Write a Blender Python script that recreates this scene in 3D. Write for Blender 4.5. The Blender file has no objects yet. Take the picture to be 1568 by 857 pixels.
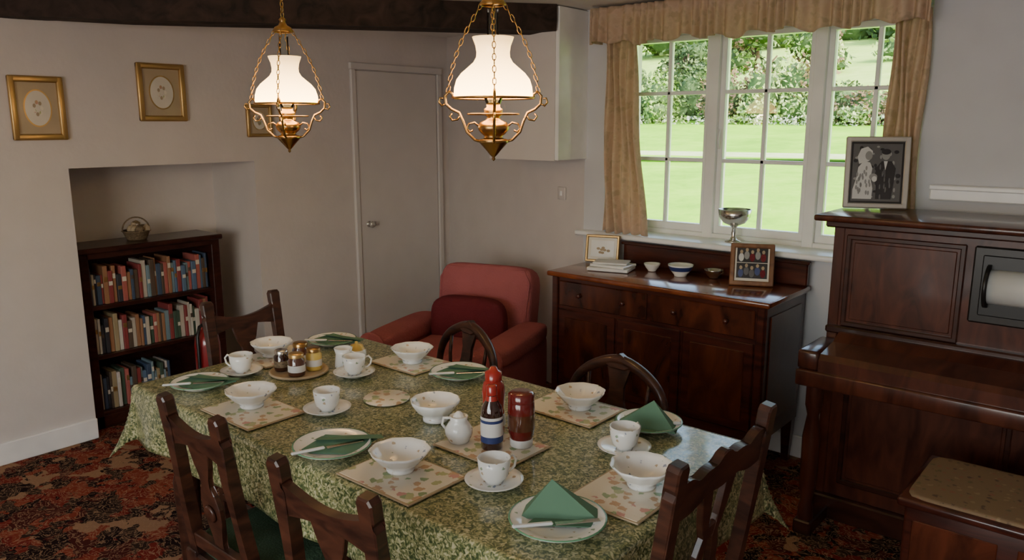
import bpy, bmesh, math, random
from mathutils import Matrix, Vector, noise
random.seed(7)
R=math.radians
scene=bpy.context.scene
# ------------------------------------------------------------------ materials
def newmat(name):
    m=bpy.data.materials.new(name); m.use_nodes=True
    nt=m.node_tree; b=nt.nodes['Principled BSDF']
    return m,nt,b
def N(nt,t,**k):
    n=nt.nodes.new(t)
    for a,v in k.items(): setattr(n,a,v)
    return n
def ramp(nt,stops,interp='LINEAR'):
    n=nt.nodes.new('ShaderNodeValToRGB'); cr=n.color_ramp; cr.interpolation=interp
    while len(cr.elements)<len(stops): cr.elements.new(.5)
    for e,(p,c) in zip(cr.elements,stops):
        e.position=p; e.color=(*c,1)
    return n
def coord(nt,scale=(1,1,1),rot=(0,0,0)):
    tc=N(nt,'ShaderNodeTexCoord'); mp=N(nt,'ShaderNodeMapping')
    mp.inputs['Scale'].default_value=scale; mp.inputs['Rotation'].default_value=rot
    nt.links.new(tc.outputs['Object'],mp.inputs['Vector']); return mp.outputs['Vector']
def plain(name,col,rough=.5,metal=0,spec=.5,coat=0,bump=0,bscale=200,var=.08):
    m,nt,b=newmat(name)
    b.inputs['Roughness'].default_value=rough
    b.inputs['Metallic'].default_value=metal; b.inputs['Specular IOR Level'].default_value=spec
    b.inputs['Coat Weight'].default_value=coat
    v=coord(nt); no=N(nt,'ShaderNodeTexNoise'); no.inputs['Scale'].default_value=6
    nt.links.new(v,no.inputs['Vector'])
    r=ramp(nt,[(.3,tuple(c*(1-var) for c in col)),(.7,tuple(min(1,c*(1+var*.7)) for c in col))])
    nt.links.new(no.outputs['Fac'],r.inputs['Fac']); nt.links.new(r.outputs['Color'],b.inputs['Base Color'])
    if bump:
        n2=N(nt,'ShaderNodeTexNoise'); n2.inputs['Scale'].default_value=bscale
        nt.links.new(v,n2.inputs['Vector'])
        bp=N(nt,'ShaderNodeBump'); bp.inputs['Strength'].default_value=bump; bp.inputs['Distance'].default_value=.01
        nt.links.new(n2.outputs['Fac'],bp.inputs['Height']); nt.links.new(bp.outputs['Normal'],b.inputs['Normal'])
    return m
def wood(name,c1,c2,scale=(3,3,30),rough=.3,coat=.3,sc=2.0):
    m,nt,b=newmat(name)
    v=coord(nt,scale)
    n1=N(nt,'ShaderNodeTexNoise'); n1.inputs['Scale'].default_value=sc; n1.inputs['Detail'].default_value=6; n1.inputs['Distortion'].default_value=1.2
    nt.links.new(v,n1.inputs['Vector'])
    r=ramp(nt,[(.3,c1),(.5,tuple((a+b_)/2 for a,b_ in zip(c1,c2))),(.72,c2)])
    nt.links.new(n1.outputs['Fac'],r.inputs['Fac']); nt.links.new(r.outputs['Color'],b.inputs['Base Color'])
    b.inputs['Roughness'].default_value=rough; b.inputs['Coat Weight'].default_value=coat; b.inputs['Coat Roughness'].default_value=.12
    b.inputs['Specular IOR Level'].default_value=.35
    return m
M={}
M['wall']=plain('wall_paint',(.67,.62,.59),.9,spec=.2,bump=.12,bscale=30,var=.03)
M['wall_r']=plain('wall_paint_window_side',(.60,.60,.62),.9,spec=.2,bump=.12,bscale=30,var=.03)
M['ceil']=plain('ceiling_paint',(.80,.77,.72),.95,spec=.1,bump=.15,bscale=30,var=.03)
M['white']=plain('white_gloss_paint',(.90,.89,.87),.35)
M['door']=plain('door_paint',(.67,.63,.605),.5,var=.03)
M['beam']=wood('old_oak_beam',(.010,.006,.004),(.055,.03,.02),(2,2,2),.75,0,5)
M['mahog']=wood('mahogany',(.024,.006,.004),(.090,.021,.012),(2,2,14),.28,.4,1.6)
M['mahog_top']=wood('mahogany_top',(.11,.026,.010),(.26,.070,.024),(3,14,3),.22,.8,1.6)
M['flame']=wood('flame_mahogany',(.018,.005,.003),(.120,.030,.013),(6,6,2.2),.25,.5,1.5)
M['piano']=wood('piano_walnut',(.036,.010,.006),(.105,.031,.017),(10,3,3),.30,.5,1.5)
M['piano_d']=wood('piano_walnut_dark',(.020,.006,.004),(.060,.018,.010),(3,3,10),.32,.35,1.5)
M['oak']=wood('dark_oak',(.018,.007,.005),(.080,.028,.015),(4,4,14),.38,.25,2)
M['bcase']=wood('bookcase_wood',(.02,.006,.004),(.060,.017,.011),(4,4,12),.35,.3,2)
M['brass']=plain('aged_brass',(.45,.27,.10),.3,1)
M['gold']=plain('gilt_frame',(.58,.38,.15),.35,.8)
M['silver']=plain('silver',(.7,.68,.64),.22,1)
M['pewter']=plain('pewter_frame',(.55,.52,.47),.35,.5)
M['mat_cream']=plain('picture_mount',(.44,.34,.21),.25,coat=1)
M['paper']=plain('picture_paper',(.70,.65,.55),.25,coat=1)
M['green_seat']=plain('green_seat_fabric',(.025,.055,.025),.8,bump=.3,bscale=150)
M['pink']=plain('armchair_fabric',(.44,.135,.14),.95,spec=.15,bump=.5,bscale=90)
M['cush']=plain('cushion_fabric',(.17,.028,.035),.95,spec=.15,bump=.5,bscale=120)
M['napkin']=plain('green_napkin',(.105,.205,.13),.75,spec=.2)
M['china_b']=plain('white_china',(.80,.79,.75),.15)
M['black']=plain('black_plastic',(.012,.012,.012),.35)
M['red']=plain('ketchup_red',(.34,.02,.012),.25,coat=.5)
M['dred']=plain('tomato_sauce_dark',(.13,.010,.008),.2,coat=.6)
M['sauce']=plain('brown_sauce_glass',(.03,.009,.006),.08,coat=1)
M['blue']=plain('blue_label',(.03,.05,.17),.4)
M['lab']=plain('white_label',(.72,.71,.69),.4)
M['yellow']=plain('butter_yellow',(.7,.5,.12),.4)
M['jam']=plain('jam_jar',(.09,.03,.015),.08,coat=1)
M['cork']=plain('mat_edge',(.40,.31,.20),.7)
M['ext']=plain('extinguisher_red',(.26,.012,.015),.3,coat=.6)
M['iron']=plain('dark_iron',(.03,.028,.026),.5,.6)
M['bark']=plain('bark',(.12,.08,.05),.9)
M['tinted']=plain('dark_recess',(.015,.012,.01),.35)
M['ivory']=plain('ivory_paper',(.60,.62,.62),.5)
M['wicker']=wood('wicker',(.06,.04,.02),(.28,.2,.12),(30,30,60),.7,0,3)
M['greenrim']=plain('green_rim',(.12,.28,.16),.2)
m,nt,b=newmat('milk_glass'); b.inputs['Base Color'].default_value=(.9,.80,.6,1); b.inputs['Roughness'].default_value=.15
b.inputs['Emission Color'].default_value=(1,.60,.22,1)
tc=N(nt,'ShaderNodeTexCoord'); sx=N(nt,'ShaderNodeSeparateXYZ'); nt.links.new(tc.outputs['Object'],sx.inputs[0])
mr=N(nt,'ShaderNodeMapRange'); mr.inputs['From Min'].default_value=.19; mr.inputs['From Max'].default_value=.34
mr.inputs['To Min'].default_value=15; mr.inputs['To Max'].default_value=2.4
nt.links.new(sx.outputs['Z'],mr.inputs['Value']); nt.links.new(mr.outputs[0],b.inputs['Emission Strength'])
M['shade']=m
def glass(name,tint=(1,1,1)):
    m,nt,b=newmat(name); nt.nodes.remove(b)
    out=nt.nodes['Material Output']; t=N(nt,'ShaderNodeBsdfTransparent'); t.inputs[0].default_value=(*tint,1)
    g=N(nt,'ShaderNodeBsdfGlossy'); g.inputs['Roughness'].default_value=.02
    fr=N(nt,'ShaderNodeFresnel'); fr.inputs[0].default_value=1.45
    mx=N(nt,'ShaderNodeMixShader'); nt.links.new(fr.outputs[0],mx.inputs[0]); nt.links.new(t.outputs[0],mx.inputs[1]); nt.links.new(g.outputs[0],mx.inputs[2])
    nt.links.new(mx.outputs[0],out.inputs[0]); return m
M['glass']=glass('window_glass'); M['cglass']=glass('clear_glass',tint=(.86,.9,.88))
# carpet
m,nt,b=newmat('patterned_carpet'); v=coord(nt,(1,1,1))
dn=N(nt,'ShaderNodeTexNoise'); dn.inputs['Scale'].default_value=9; dn.inputs['Detail'].default_value=4; nt.links.new(v,dn.inputs['Vector'])
va=N(nt,'ShaderNodeVectorMath',operation='MULTIPLY_ADD'); va.inputs[1].default_value=(.30,.30,.30); nt.links.new(dn.outputs['Color'],va.inputs[0]); nt.links.new(v,va.inputs[2])
vo=N(nt,'ShaderNodeTexVoronoi'); vo.inputs['Scale'].default_value=12; nt.links.new(va.outputs[0],vo.inputs['Vector'])
sp=N(nt,'ShaderNodeSeparateColor'); nt.links.new(vo.outputs['Color'],sp.inputs[0])
r1=ramp(nt,[(0,(.018,.010,.010)),(.24,(.17,.024,.018)),(.46,(.07,.016,.014)),(.60,(.22,.045,.026)),(.76,(.04,.024,.018)),(.88,(.30,.17,.10))],'CONSTANT')
nt.links.new(sp.outputs[0],r1.inputs['Fac'])
wv=N(nt,'ShaderNodeTexNoise'); wv.inputs['Scale'].default_value=13; wv.inputs['Detail'].default_value=2; wv.inputs['Distortion'].default_value=4; nt.links.new(v,wv.inputs['Vector'])
r2=ramp(nt,[(.45,(0,0,0)),(.475,(1,1,1)),(.505,(1,1,1)),(.53,(0,0,0))]); nt.links.new(wv.outputs['Fac'],r2.inputs['Fac'])
mx=N(nt,'ShaderNodeMix',data_type='RGBA'); nt.links.new(r2.outputs['Color'],mx.inputs['Factor']); nt.links.new(r1.outputs['Color'],mx.inputs[6]); mx.inputs[7].default_value=(.36,.22,.13,1)
mx2=N(nt,'ShaderNodeMix',data_type='RGBA'); mx2.inputs['Factor'].default_value=.7; nt.links.new(r1.outputs['Color'],mx2.inputs[6]); nt.links.new(mx.outputs[2],mx2.inputs[7])
nt.links.new(mx2.outputs[2],b.inputs['Base Color']); b.inputs['Roughness'].default_value=.98; b.inputs['Specular IOR Level'].default_value=.05
M['carpet']=m
def floral(name,base,cols,scale,thr,rough=.2,coat=0):
    m,nt,b=newmat(name); v=coord(nt)
    vo=N(nt,'ShaderNodeTexVoronoi'); vo.inputs['Scale'].default_value=scale; nt.links.new(v,vo.inputs['Vector'])
    nz=N(nt,'ShaderNodeTexNoise'); nz.inputs['Scale'].default_value=scale*2.2; nz.inputs['Detail'].default_value=3; nt.links.new(v,nz.inputs['Vector'])
    ad=N(nt,'ShaderNodeMath',operation='MULTIPLY_ADD'); ad.inputs[1].default_value=.9; nt.links.new(nz.outputs['Fac'],ad.inputs[0]); nt.links.new(vo.outputs['Distance'],ad.inputs[2])
    r=ramp(nt,[(thr,(1,1,1)),(thr+.06,(0,0,0))]); nt.links.new(ad.outputs[0],r.inputs['Fac'])
    sp=N(nt,'ShaderNodeSeparateColor'); nt.links.new(vo.outputs['Color'],sp.inputs[0])
    n=len(cols); rc=ramp(nt,[(i/n,c) for i,c in enumerate(cols)],'CONSTANT'); nt.links.new(sp.outputs[0],rc.inputs['Fac'])
    mx=N(nt,'ShaderNodeMix',data_type='RGBA'); nt.links.new(r.outputs['Color'],mx.inputs['Factor']); mx.inputs[6].default_value=(*base,1); nt.links.new(rc.outputs['Color'],mx.inputs[7])
    nt.links.new(mx.outputs[2],b.inputs['Base Color']); b.inputs['Roughness'].default_value=rough; b.inputs['Coat Weight'].default_value=coat
    return m
M['china']=floral('floral_china',(.80,.80,.77),[(.30,.38,.26),(.50,.40,.28),(.30,.34,.42),(.80,.80,.77),(.80,.80,.77)],46,.60,.15)
M['pmat']=floral('floral_placemat',(.70,.64,.52),[(.26,.34,.17),(.50,.32,.18),(.40,.42,.20),(.52,.26,.22),(.70,.64,.52)],34,.84,.3)
m,nt,b=newmat('patterned_tablecloth'); v=coord(nt)
nz=N(nt,'ShaderNodeTexNoise'); nz.inputs['Scale'].default_value=85; nz.inputs['Detail'].default_value=2.5; nz.inputs['Distortion'].default_value=1.4; nt.links.new(v,nz.inputs['Vector'])
r=ramp(nt,[(.36,(.042,.068,.026)),(.46,(.128,.152,.058)),(.54,(.26,.26,.115)),(.62,(.48,.45,.27))]); nt.links.new(nz.outputs['Fac'],r.inputs['Fac'])
vo=N(nt,'ShaderNodeTexVoronoi'); vo.inputs['Scale'].default_value=46; nt.links.new(v,vo.inputs['Vector'])
r2=ramp(nt,[(.18,(1,1,1)),(.30,(0,0,0))]); nt.links.new(vo.outputs['Distance'],r2.inputs['Fac'])
mx=N(nt,'ShaderNodeMix',data_type='RGBA'); nt.links.new(r2.outputs['Color'],mx.inputs['Factor']); nt.links.new(r.outputs['Color'],mx.inputs[6]); mx.inputs[7].default_value=(.31,.305,.14,1)
nt.links.new(mx.outputs[2],b.inputs['Base Color']); b.inputs['Roughness'].default_value=.34; b.inputs['Specular IOR Level'].default_value=.4
b.inputs['Coat Weight'].default_value=.7; b.inputs['Coat Roughness'].default_value=.10
bn=N(nt,'ShaderNodeTexNoise'); bn.inputs['Scale'].default_value=7; bn.inputs['Detail'].default_value=2; nt.links.new(v,bn.inputs['Vector'])
bp=N(nt,'ShaderNodeBump'); bp.inputs['Strength'].default_value=.16; bp.inputs['Distance'].default_value=.02; nt.links.new(bn.outputs['Fac'],bp.inputs['Height']); nt.links.new(bp.outputs['Normal'],b.inputs['Normal']); nt.links.new(bp.outputs['Normal'],b.inputs['Coat Normal'])
M['cloth']=m
m,nt,b=newmat('curtain_fabric'); v=coord(nt,(1,1,1))
nz=N(nt,'ShaderNodeTexNoise'); nz.inputs['Scale'].default_value=22; nz.inputs['Detail'].default_value=3; nt.links.new(v,nz.inputs['Vector'])
r=ramp(nt,[(.4,(.70,.52,.37)),(.52,(.74,.57,.42)),(.64,(.60,.46,.31))]); nt.links.new(nz.outputs['Fac'],r.inputs['Fac']); nt.links.new(r.outputs['Color'],b.inputs['Base Color'])
b.inputs['Roughness'].default_value=.9; b.inputs['Specular IOR Level'].default_value=.1
tl=N(nt,'ShaderNodeBsdfTranslucent'); nt.links.new(r.outputs['Color'],tl.inputs[0]); ms=N(nt,'ShaderNodeMixShader'); ms.inputs[0].default_value=.35
nt.links.new(b.outputs[0],ms.inputs[1]); nt.links.new(tl.outputs[0],ms.inputs[2]); nt.links.new(ms.outputs[0],nt.nodes['Material Output'].inputs[0])
M['curtain']=m
M['tapestry']=floral('tapestry_seat',(.22,.145,.08),[(.25,.12,.07),(.15,.12,.06),(.28,.20,.11),(.12,.08,.05)],40,.7,.9)
def foliage(name,c1,c2,c3,sc,rough=.85):
    m,nt,b=newmat(name); v=coord(nt)
    nz=N(nt,'ShaderNodeTexNoise'); nz.inputs['Scale'].default_value=sc; nz.inputs['Detail'].default_value=8; nz.inputs['Roughness'].default_value=rough; nt.links.new(v,nz.inputs['Vector'])
    r=ramp(nt,[(.36,c1),(.5,c2),(.64,c3)]); nt.links.new(nz.outputs['Fac'],r.inputs['Fac']); nt.links.new(r.outputs['Color'],b.inputs['Base Color'])
    b.inputs['Roughness'].default_value=.95; b.inputs['Specular IOR Level'].default_value=.05
    return m
M['lawn']=foliage('lawn_grass',(.16,.40,.02),(.24,.52,.025),(.32,.60,.05),.5)
M['lawn2']=foliage('pale_grass_strip',(.40,.50,.20),(.50,.60,.28),(.60,.66,.36),1.5)
M['hill']=foliage('far_field',(.30,.48,.08),(.38,.55,.12),(.46,.62,.16),.3)
M['leafg']=foliage('green_foliage',(.16,.26,.07),(.27,.40,.12),(.40,.52,.20),1.2)
M['leafl']=foliage('light_foliage',(.32,.42,.14),(.44,.54,.22),(.58,.64,.34),1.2)
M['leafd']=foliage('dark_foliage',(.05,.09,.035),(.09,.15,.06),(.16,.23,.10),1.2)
M['leafr']=foliage('russet_foliage',(.17,.11,.07),(.27,.18,.12),(.36,.28,.18),1.2)
M['flow']=foliage('pale_border_plants',(.40,.45,.30),(.60,.64,.50),(.80,.80,.72),4)

# ------------------------------------------------------------------ mesh builder
class MB:
    def __init__(s): s.bm=bmesh.new(); s.mats=[]
    def mi(s,mat):
        if mat not in s.mats: s.mats.append(mat)
        return s.mats.index(mat)
    def merge(s,tb,mat,smooth,T=None):
        if T is not None: bmesh.ops.transform(tb,matrix=T,verts=tb.verts)
        bmesh.ops.recalc_face_normals(tb,faces=tb.faces)
        i=s.mi(mat)
        for f in tb.faces: f.material_index=i; f.smooth=smooth
        me=bpy.data.meshes.new('t'); tb.to_mesh(me); tb.free(); s.bm.from_mesh(me); bpy.data.meshes.remove(me)
    def box(s,c,d,mat,rot=(0,0,0),bev=.003,T=None,seg=1,taper=None):
        tb=bmesh.new(); bmesh.ops.create_cube(tb,size=1)
        for v in tb.verts:
            v.co.x*=d[0];v.co.y*=d[1];v.co.z*=d[2]
            if taper and v.co.z<0: v.co.x*=taper; v.co.y*=taper
        if bev: bmesh.ops.bevel(tb,geom=list(tb.edges),offset=min(bev,min(d)*.45),segments=seg,affect='EDGES',profile=.5)
        X=Matrix.Translation(c)@(Matrix.Rotation(rot[2],4,'Z')@Matrix.Rotation(rot[1],4,'Y')@Matrix.Rotation(rot[0],4,'X'))
        s.merge(tb,mat,seg>1,(T@X) if T is not None else X)
    def bx(s,x0,x1,y0,y1,z0,z1,mat,bev=.003,T=None,seg=1):
        s.box(((x0+x1)/2,(y0+y1)/2,(z0+z1)/2),(x1-x0,y1-y0,z1-z0),mat,bev=bev,T=T,seg=seg)
    def lathe(s,prof,mat,c=(0,0,0),seg=32,T=None,smooth=True,wav=None):
        tb=bmesh.new(); rings=[]
        for k,(r,z) in enumerate(prof):
            ring=[]
            for i in range(seg):
                a=2*math.pi*i/seg
                rr=r*(1+(wav[0]*math.sin(wav[1]*a) if wav and k>=wav[2] else 0))
                ring.append(tb.verts.new((rr*math.cos(a),rr*math.sin(a),z)))
            rings.append(ring)
        for a,b in zip(rings,rings[1:]):
            for i in range(seg):
                tb.faces.new((a[i],a[(i+1)%seg],b[(i+1)%seg],b[i]))
        bmesh.ops.remove_doubles(tb,verts=tb.verts,dist=1e-6)
        X=Matrix.Translation(c)
        s.merge(tb,mat,smooth,(T@X) if T is not None else X)
    def tube(s,pts,r,mat,seg=8,closed=False,T=None,smooth=True):
        pts=[Vector(p) for p in pts]; n=len(pts); tb=bmesh.new(); rings=[]
        rs=r if isinstance(r,(list,tuple)) else [r]*n
        up=None
        for i,p in enumerate(pts):
            a=pts[(i-1)%n] if (closed or i>0) else p; b=pts[(i+1)%n] if (closed or i<n-1) else p
            t=(b-a).normalized()
            if up is None:
                up=Vector((0,0,1)) if abs(t.z)<.9 else Vector((1,0,0))
            u=(up-t*up.dot(t)).normalized(); w=t.cross(u); up=u
            rings.append([tb.verts.new(p+rs[i]*(math.cos(2*math.pi*k/seg)*u+math.sin(2*math.pi*k/seg)*w)) for k in range(seg)])
        m_=n if closed else n-1
        for i in range(m_):
            a=rings[i];b=rings[(i+1)%n]
            for k in range(seg): tb.faces.new((a[k],a[(k+1)%seg],b[(k+1)%seg],b[k]))
        if not closed:
            tb.faces.new(rings[0][::-1]); tb.faces.new(rings[-1])
        s.merge(tb,mat,smooth,T)
    def poly(s,pts,th,mat,T=None,bev=0):
        tb=bmesh.new(); n=len(pts)
        a=[tb.verts.new((x,-th/2,z)) for x,z in pts]; b=[tb.verts.new((x,th/2,z)) for x,z in pts]
        tb.faces.new(a); tb.faces.new(b[::-1])
        for i in range(n): tb.faces.new((a[i],b[i],b[(i+1)%n],a[(i+1)%n]))
        if bev: bmesh.ops.bevel(tb,geom=[e for e in tb.edges if abs(e.verts[0].co.y-e.verts[1].co.y)<1e-6],offset=bev,segments=1,affect='EDGES')
        s.merge(tb,mat,False,T)
    def grid(s,fn,nu,nv,mat,T=None,smooth=True):
        tb=bmesh.new(); g=[[tb.verts.new(fn(i/nu,j/nv)) for j in range(nv+1)] for i in range(nu+1)]
        for i in range(nu):
            for j in range(nv): tb.faces.new((g[i][j],g[i+1][j],g[i+1][j+1],g[i][j+1]))
        s.merge(tb,mat,smooth,T)
    def faces(s,verts,faces,mat,T=None,smooth=False):
        tb=bmesh.new(); vs=[tb.verts.new(v) for v in verts]
        for f in faces: tb.faces.new([vs[i] for i in f])
        s.merge(tb,mat,smooth,T)
    def leaves(s,pts,size,mat):
        """a cloud of small real leaf faces"""
        i=s.mi(mat); bm=s.bm
        for p in pts:
            n=Vector((random.gauss(0,1),random.gauss(0,1),random.gauss(0,1)+.6)).normalized()
            u=n.orthogonal().normalized(); u=Matrix.Rotation(random.uniform(0,6.28),3,n)@u; w=n.cross(u); l=size*random.uniform(.6,1.4)
            vs=[bm.verts.new(p+u*l),bm.verts.new(p+w*l*.55),bm.verts.new(p-u*l),bm.verts.new(p-w*l*.55)]
            f=bm.faces.new(vs); f.material_index=i
    def blob(s,c,rad,mat,sub=3,amp=.25,fr=1.2,smooth=False):
        tb=bmesh.new(); bmesh.ops.create_icosphere(tb,subdivisions=sub,radius=1)
        off=Vector((random.random()*50,random.random()*50,0))
        for v in tb.verts:
            d=v.co.normalized(); k=1+amp*noise.fractal(d*fr+off,1,2,4)*1.5
            v.co=Vector((d.x*rad[0]*k,d.y*rad[1]*k,d.z*rad[2]*k))
        s.merge(tb,mat,smooth,Matrix.Translation(c))
    def done(s,name,loc=(0,0,0),rz=0,rot=None,subsurf=0,solid=0):
        me=bpy.data.meshes.new(name); s.bm.to_mesh(me); s.bm.free()
        for m in s.mats: me.materials.append(m)
        o=bpy.data.objects.new(name,me); scene.collection.objects.link(o)
        o.location=loc; o.rotation_euler=rot if rot else (0,0,rz)
        if solid:
            q=o.modifiers.new('sol','SOLIDIFY'); q.thickness=solid
        return o
def TR(x,y,z,rz=0,rx=0,ry=0): return Matrix.Translation((x,y,z))@Matrix.Rotation(rz,4,'Z')@Matrix.Rotation(ry,4,'Y')@Matrix.Rotation(rx,4,'X')
def superbox(mb,c,d,mat,p=4,n=20,T=None):
    tb=bmesh.new(); bmesh.ops.create_cube(tb,size=2); bmesh.ops.subdivide_edges(tb,edges=list(tb.edges),cuts=n//2,use_grid_fill=True)
    for v in tb.verts:
        x,y,z=v.co; l=(abs(x)**p+abs(y)**p+abs(z)**p)**(1/p)
        v.co=Vector((x/l*d[0]/2,y/l*d[1]/2,z/l*d[2]/2))
    X=Matrix.Translation(c)
    mb.merge(tb,mat,True,(T@X) if T is not None else X)

# ------------------------------------------------------------------ room shell
CZ=2.24; WR=-.86
b=MB(); b.bx(-5.2,2.1,-2.1,4.4,-.12,0,M['carpet'],0); b.done('floor')
b=MB(); b.bx(-5.2,2.1,-2.1,4.4,CZ,CZ+.2,M['ceil'],0); b.done('ceiling')
b=MB(); w=M['wall']
b.bx(-4.9,-4.2,-2.0,1.57,0,CZ,w,0); b.bx(-4.9,-4.2,2.60,4.4,0,CZ,w,0); b.bx(-4.9,-4.2,1.57,2.60,1.41,CZ,w,0)
b.bx(-4.9,-4.69,1.57,2.60,0,1.41,w,0); b.done('wall_left')
b=MB(); w=M['wall_r']; YW=3.72
b.bx(-2.6,-2.46,YW,4.08,0,CZ,w,0); b.bx(WR,2.0,YW,4.08,0,CZ,w,0); b.bx(-2.46,WR,YW,4.08,0,1.0,w,0); b.bx(-2.46,WR,YW,4.08,2.13,CZ,w,0)
b.done('wall_window')
b=MB()
b.faces([(-4.2,4.23,0),(-2.6,3.72,0),(-2.6,3.72,CZ),(-4.2,4.23,CZ),(-4.2,4.4,0),(-2.6,4.08,0),(-2.6,4.08,CZ),(-4.2,4.4,CZ)],
  [(0,1,2,3),(4,5,6,7),(0,1,5,4),(3,2,6,7),(0,3,7,4),(1,2,6,5)],M['wall']); b.done('wall_corner')
b=MB(); b.bx(2.0,2.1,-2.0,4.08,0,CZ,M['wall'],0); b.done('wall_right')
b=MB(); w=M['wall']; RX0,RX1=-1.95,.75
b.bx(-4.2,RX0,-2.1,-2.0,0,CZ,w,0); b.bx(RX1,2.0,-2.1,-2.0,0,CZ,w,0); b.bx(RX0,RX1,-2.1,-2.0,0,.7,w,0); b.bx(RX0,RX1,-2.1,-2.0,2.1,CZ,w,0); b.done('wall_rear')
b=MB()
for i in range(4):
    x=RX0+.03+(RX1-RX0-.06)*i/3; b.bx(x-.03,x+.03,-2.09,-2.03,.7,2.1,M['white'])
for z in (.73,1.4,2.07): b.bx(RX0,RX1,-2.085,-2.035,z-.03,z+.03,M['white'])
b.done('window_2')
b=MB(); b.bx(-3.08,-2.59,3.45,3.99,1.43,CZ-.005,M['white'],.004); b.bx(-3.082,-2.61,3.444,3.452,1.428,CZ-.005,M['wall'],.001); b.done('trim_corner_boxing')
b=MB(); b.bx(-4.2,-4.178,-2,1.57,0,.11,M['white'],.004); b.done('baseboard_left')
b=MB(); b.bx(-4.2,-4.178,2.60,3.31,0,.11,M['white'],.004); b.done('baseboard_left_far')
b=MB(); b.bx(-2.6,2.0,3.70,3.72,0,.11,M['white'],.004); b.done('baseboard_window')
b=MB(); b.bx(WR+.06,2.0,3.69,3.72,1.31,1.37,M['white'],.006); b.bx(WR+.06,2.0,3.675,3.72,1.355,1.375,M['white'],.004); b.done('trim_rail')
b=MB(); b.box((0,0,0),(.075,.012,.075),M['wall'],bev=.004,seg=2); b.box((0,-.008,0),(.018,.006,.03),M['white'],bev=.002); b.done('light_switch',loc=(-2.80,3.775,1.22),rz=math.atan2(-.51,1.6))
p0=Vector((-4.14,1.33,0)); p1=Vector((-2.59,3.43,0)); d=(p1-p0); L=d.length; ang=math.atan2(d.y,d.x)
b=MB()
tb=bmesh.new(); bmesh.ops.create_cube(tb,size=1); bmesh.ops.subdivide_edges(tb,edges=list(tb.edges),cuts=14,use_grid_fill=True)
LL=L+2.6
for v in tb.verts:
    v.co=Vector((v.co.x*LL,v.co.y*.17,v.co.z*.14))
    k=noise.noise(Vector((v.co.x*2.2,v.co.y*9,v.co.z*9)))*.016; v.co.y+=k; 
    if v.co.z<.05: v.co.z+=k*.8
mid=p1-d.normalized()*(LL/2)+Vector((-.07,.05,0))
b.merge(tb,M['beam'],False,Matrix.Translation((mid.x,mid.y,CZ-.068))@Matrix.Rotation(ang,4,'Z'))
b.done('ceiling_beam')
# ---------------- door
b=MB(); X=-4.199
b.bx(X,X+.014,3.37,4.10,.01,1.97,M['door'],.003)
b.bx(X,X+.024,3.325,3.368,0,1.975,M['door'],.006); b.bx(X,X+.024,4.105,4.15,0,1.975,M['door'],.006); b.bx(X,X+.026,3.32,4.155,1.975,2.02,M['door'],.006)
b.lathe([(0,.05),(.018,.048),(.024,.036),(.018,.024),(.009,.018),(.009,.004),(.022,0),(.022,-.0005),(0,-.0005)],M['pewter'],seg=20,T=TR(X+.014,3.44,.955,0,0,R(90)))
b.done('door_1')
# ---------------- window_1
b=MB(); W=M['white']; Y=3.92
xs=[-2.46,-1.905,-1.365,WR]
b.bx(-2.46,WR,Y-.04,Y+.05,.99,1.05,W); b.bx(-2.46,WR,Y-.04,Y+.05,2.09,2.135,W)
for i,x in enumerate(xs):
    b.bx(x-.028,x+.028,Y-.045,Y+.055,1.0,2.13,W)
for i in range(3):
    a,c=xs[i]+.028,xs[i+1]-.028
    b.bx(a,a+.028,Y-.02,Y+.03,1.05,2.09,W); b.bx(c-.028,c,Y-.02,Y+.03,1.05,2.09,W)
    b.bx(a,c,Y-.021,Y+.031,1.05,1.09,W); b.bx(a,c,Y-.021,Y+.031,2.06,2.09,W)
    mx_=(a+c)/2; b.bx(mx_-.010,mx_+.010,Y-.01,Y+.02,1.08,2.07,W,.003)
    for z in (1.435,1.79): b.bx(a,c,Y-.01,Y+.021,z-.010,z+.010,W,.003)
    b.bx(a+.02,c-.02,Y+.004,Y+.007,1.08,2.07,M['glass'],0)
b.tube([(xs[1]+.05,Y-.05,1.60),(xs[1]+.05,Y-.06,1.55),(xs[1]+.05,Y-.05,1.50)],.006,M['white'])
b.done('window_1')
b=MB(); b.bx(-2.62,WR,3.655,3.885,1.0,1.028,M['white'],.008,seg=2); b.done('trim_window_sill')
# ---------------- curtains + pelmet
def curtain(x0,x1,z0,z1,y,amp,nf,flare=0,ph=0):
    def fn(u,v):
        x=x0+(x1-x0)*u; z=z0+(z1-z0)*v
        am=amp*(1-.35*v)
        return (x+flare*(u)*(1-v)**1.5+.008*math.sin(9*v+u*7), y+am*math.sin(u*nf*2*math.pi+ph+.5*math.sin(4*v))+.25*am*math.sin(u*nf*4.7+2), z+.006*math.sin(u*nf*6))
    return fn
b=MB(); b.grid(curtain(-2.45,-2.26,1.035,2.10,3.685,.022,5,.10),90,30,M['curtain']); b.done('curtain',solid=.003)
b=MB(); b.grid(curtain(-1.00,-.855,1.035,2.10,3.685,.018,5),80,30,M['curtain']); b.done('curtain',solid=.003)
b=MB(); 
def pf(u,v):
    x=-2.50+1.66*u; z=2.04+.185*v+(.012*math.sin(u*60)+.008*math.sin(u*23))*(1-v)
    am=.016*(1-.5*v)+.003; k=u*30*2*math.pi
    return (x,3.60+am*math.sin(k+3*math.sin(u*31))*(1 if v<.75 or v>.85 else .4),z)
b.grid(pf,420,12,M['curtain'])
b.bx(-2.50,-.84,3.62,3.72,2.17,2.225,M['curtain'],.003)
b.grid(lambda u,v:(-2.50+.004*math.sin(u*20),3.60+.12*u,2.05+.175*v),8,4,M['curtain'])
b.done('curtain_pelmet',solid=.003)
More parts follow.
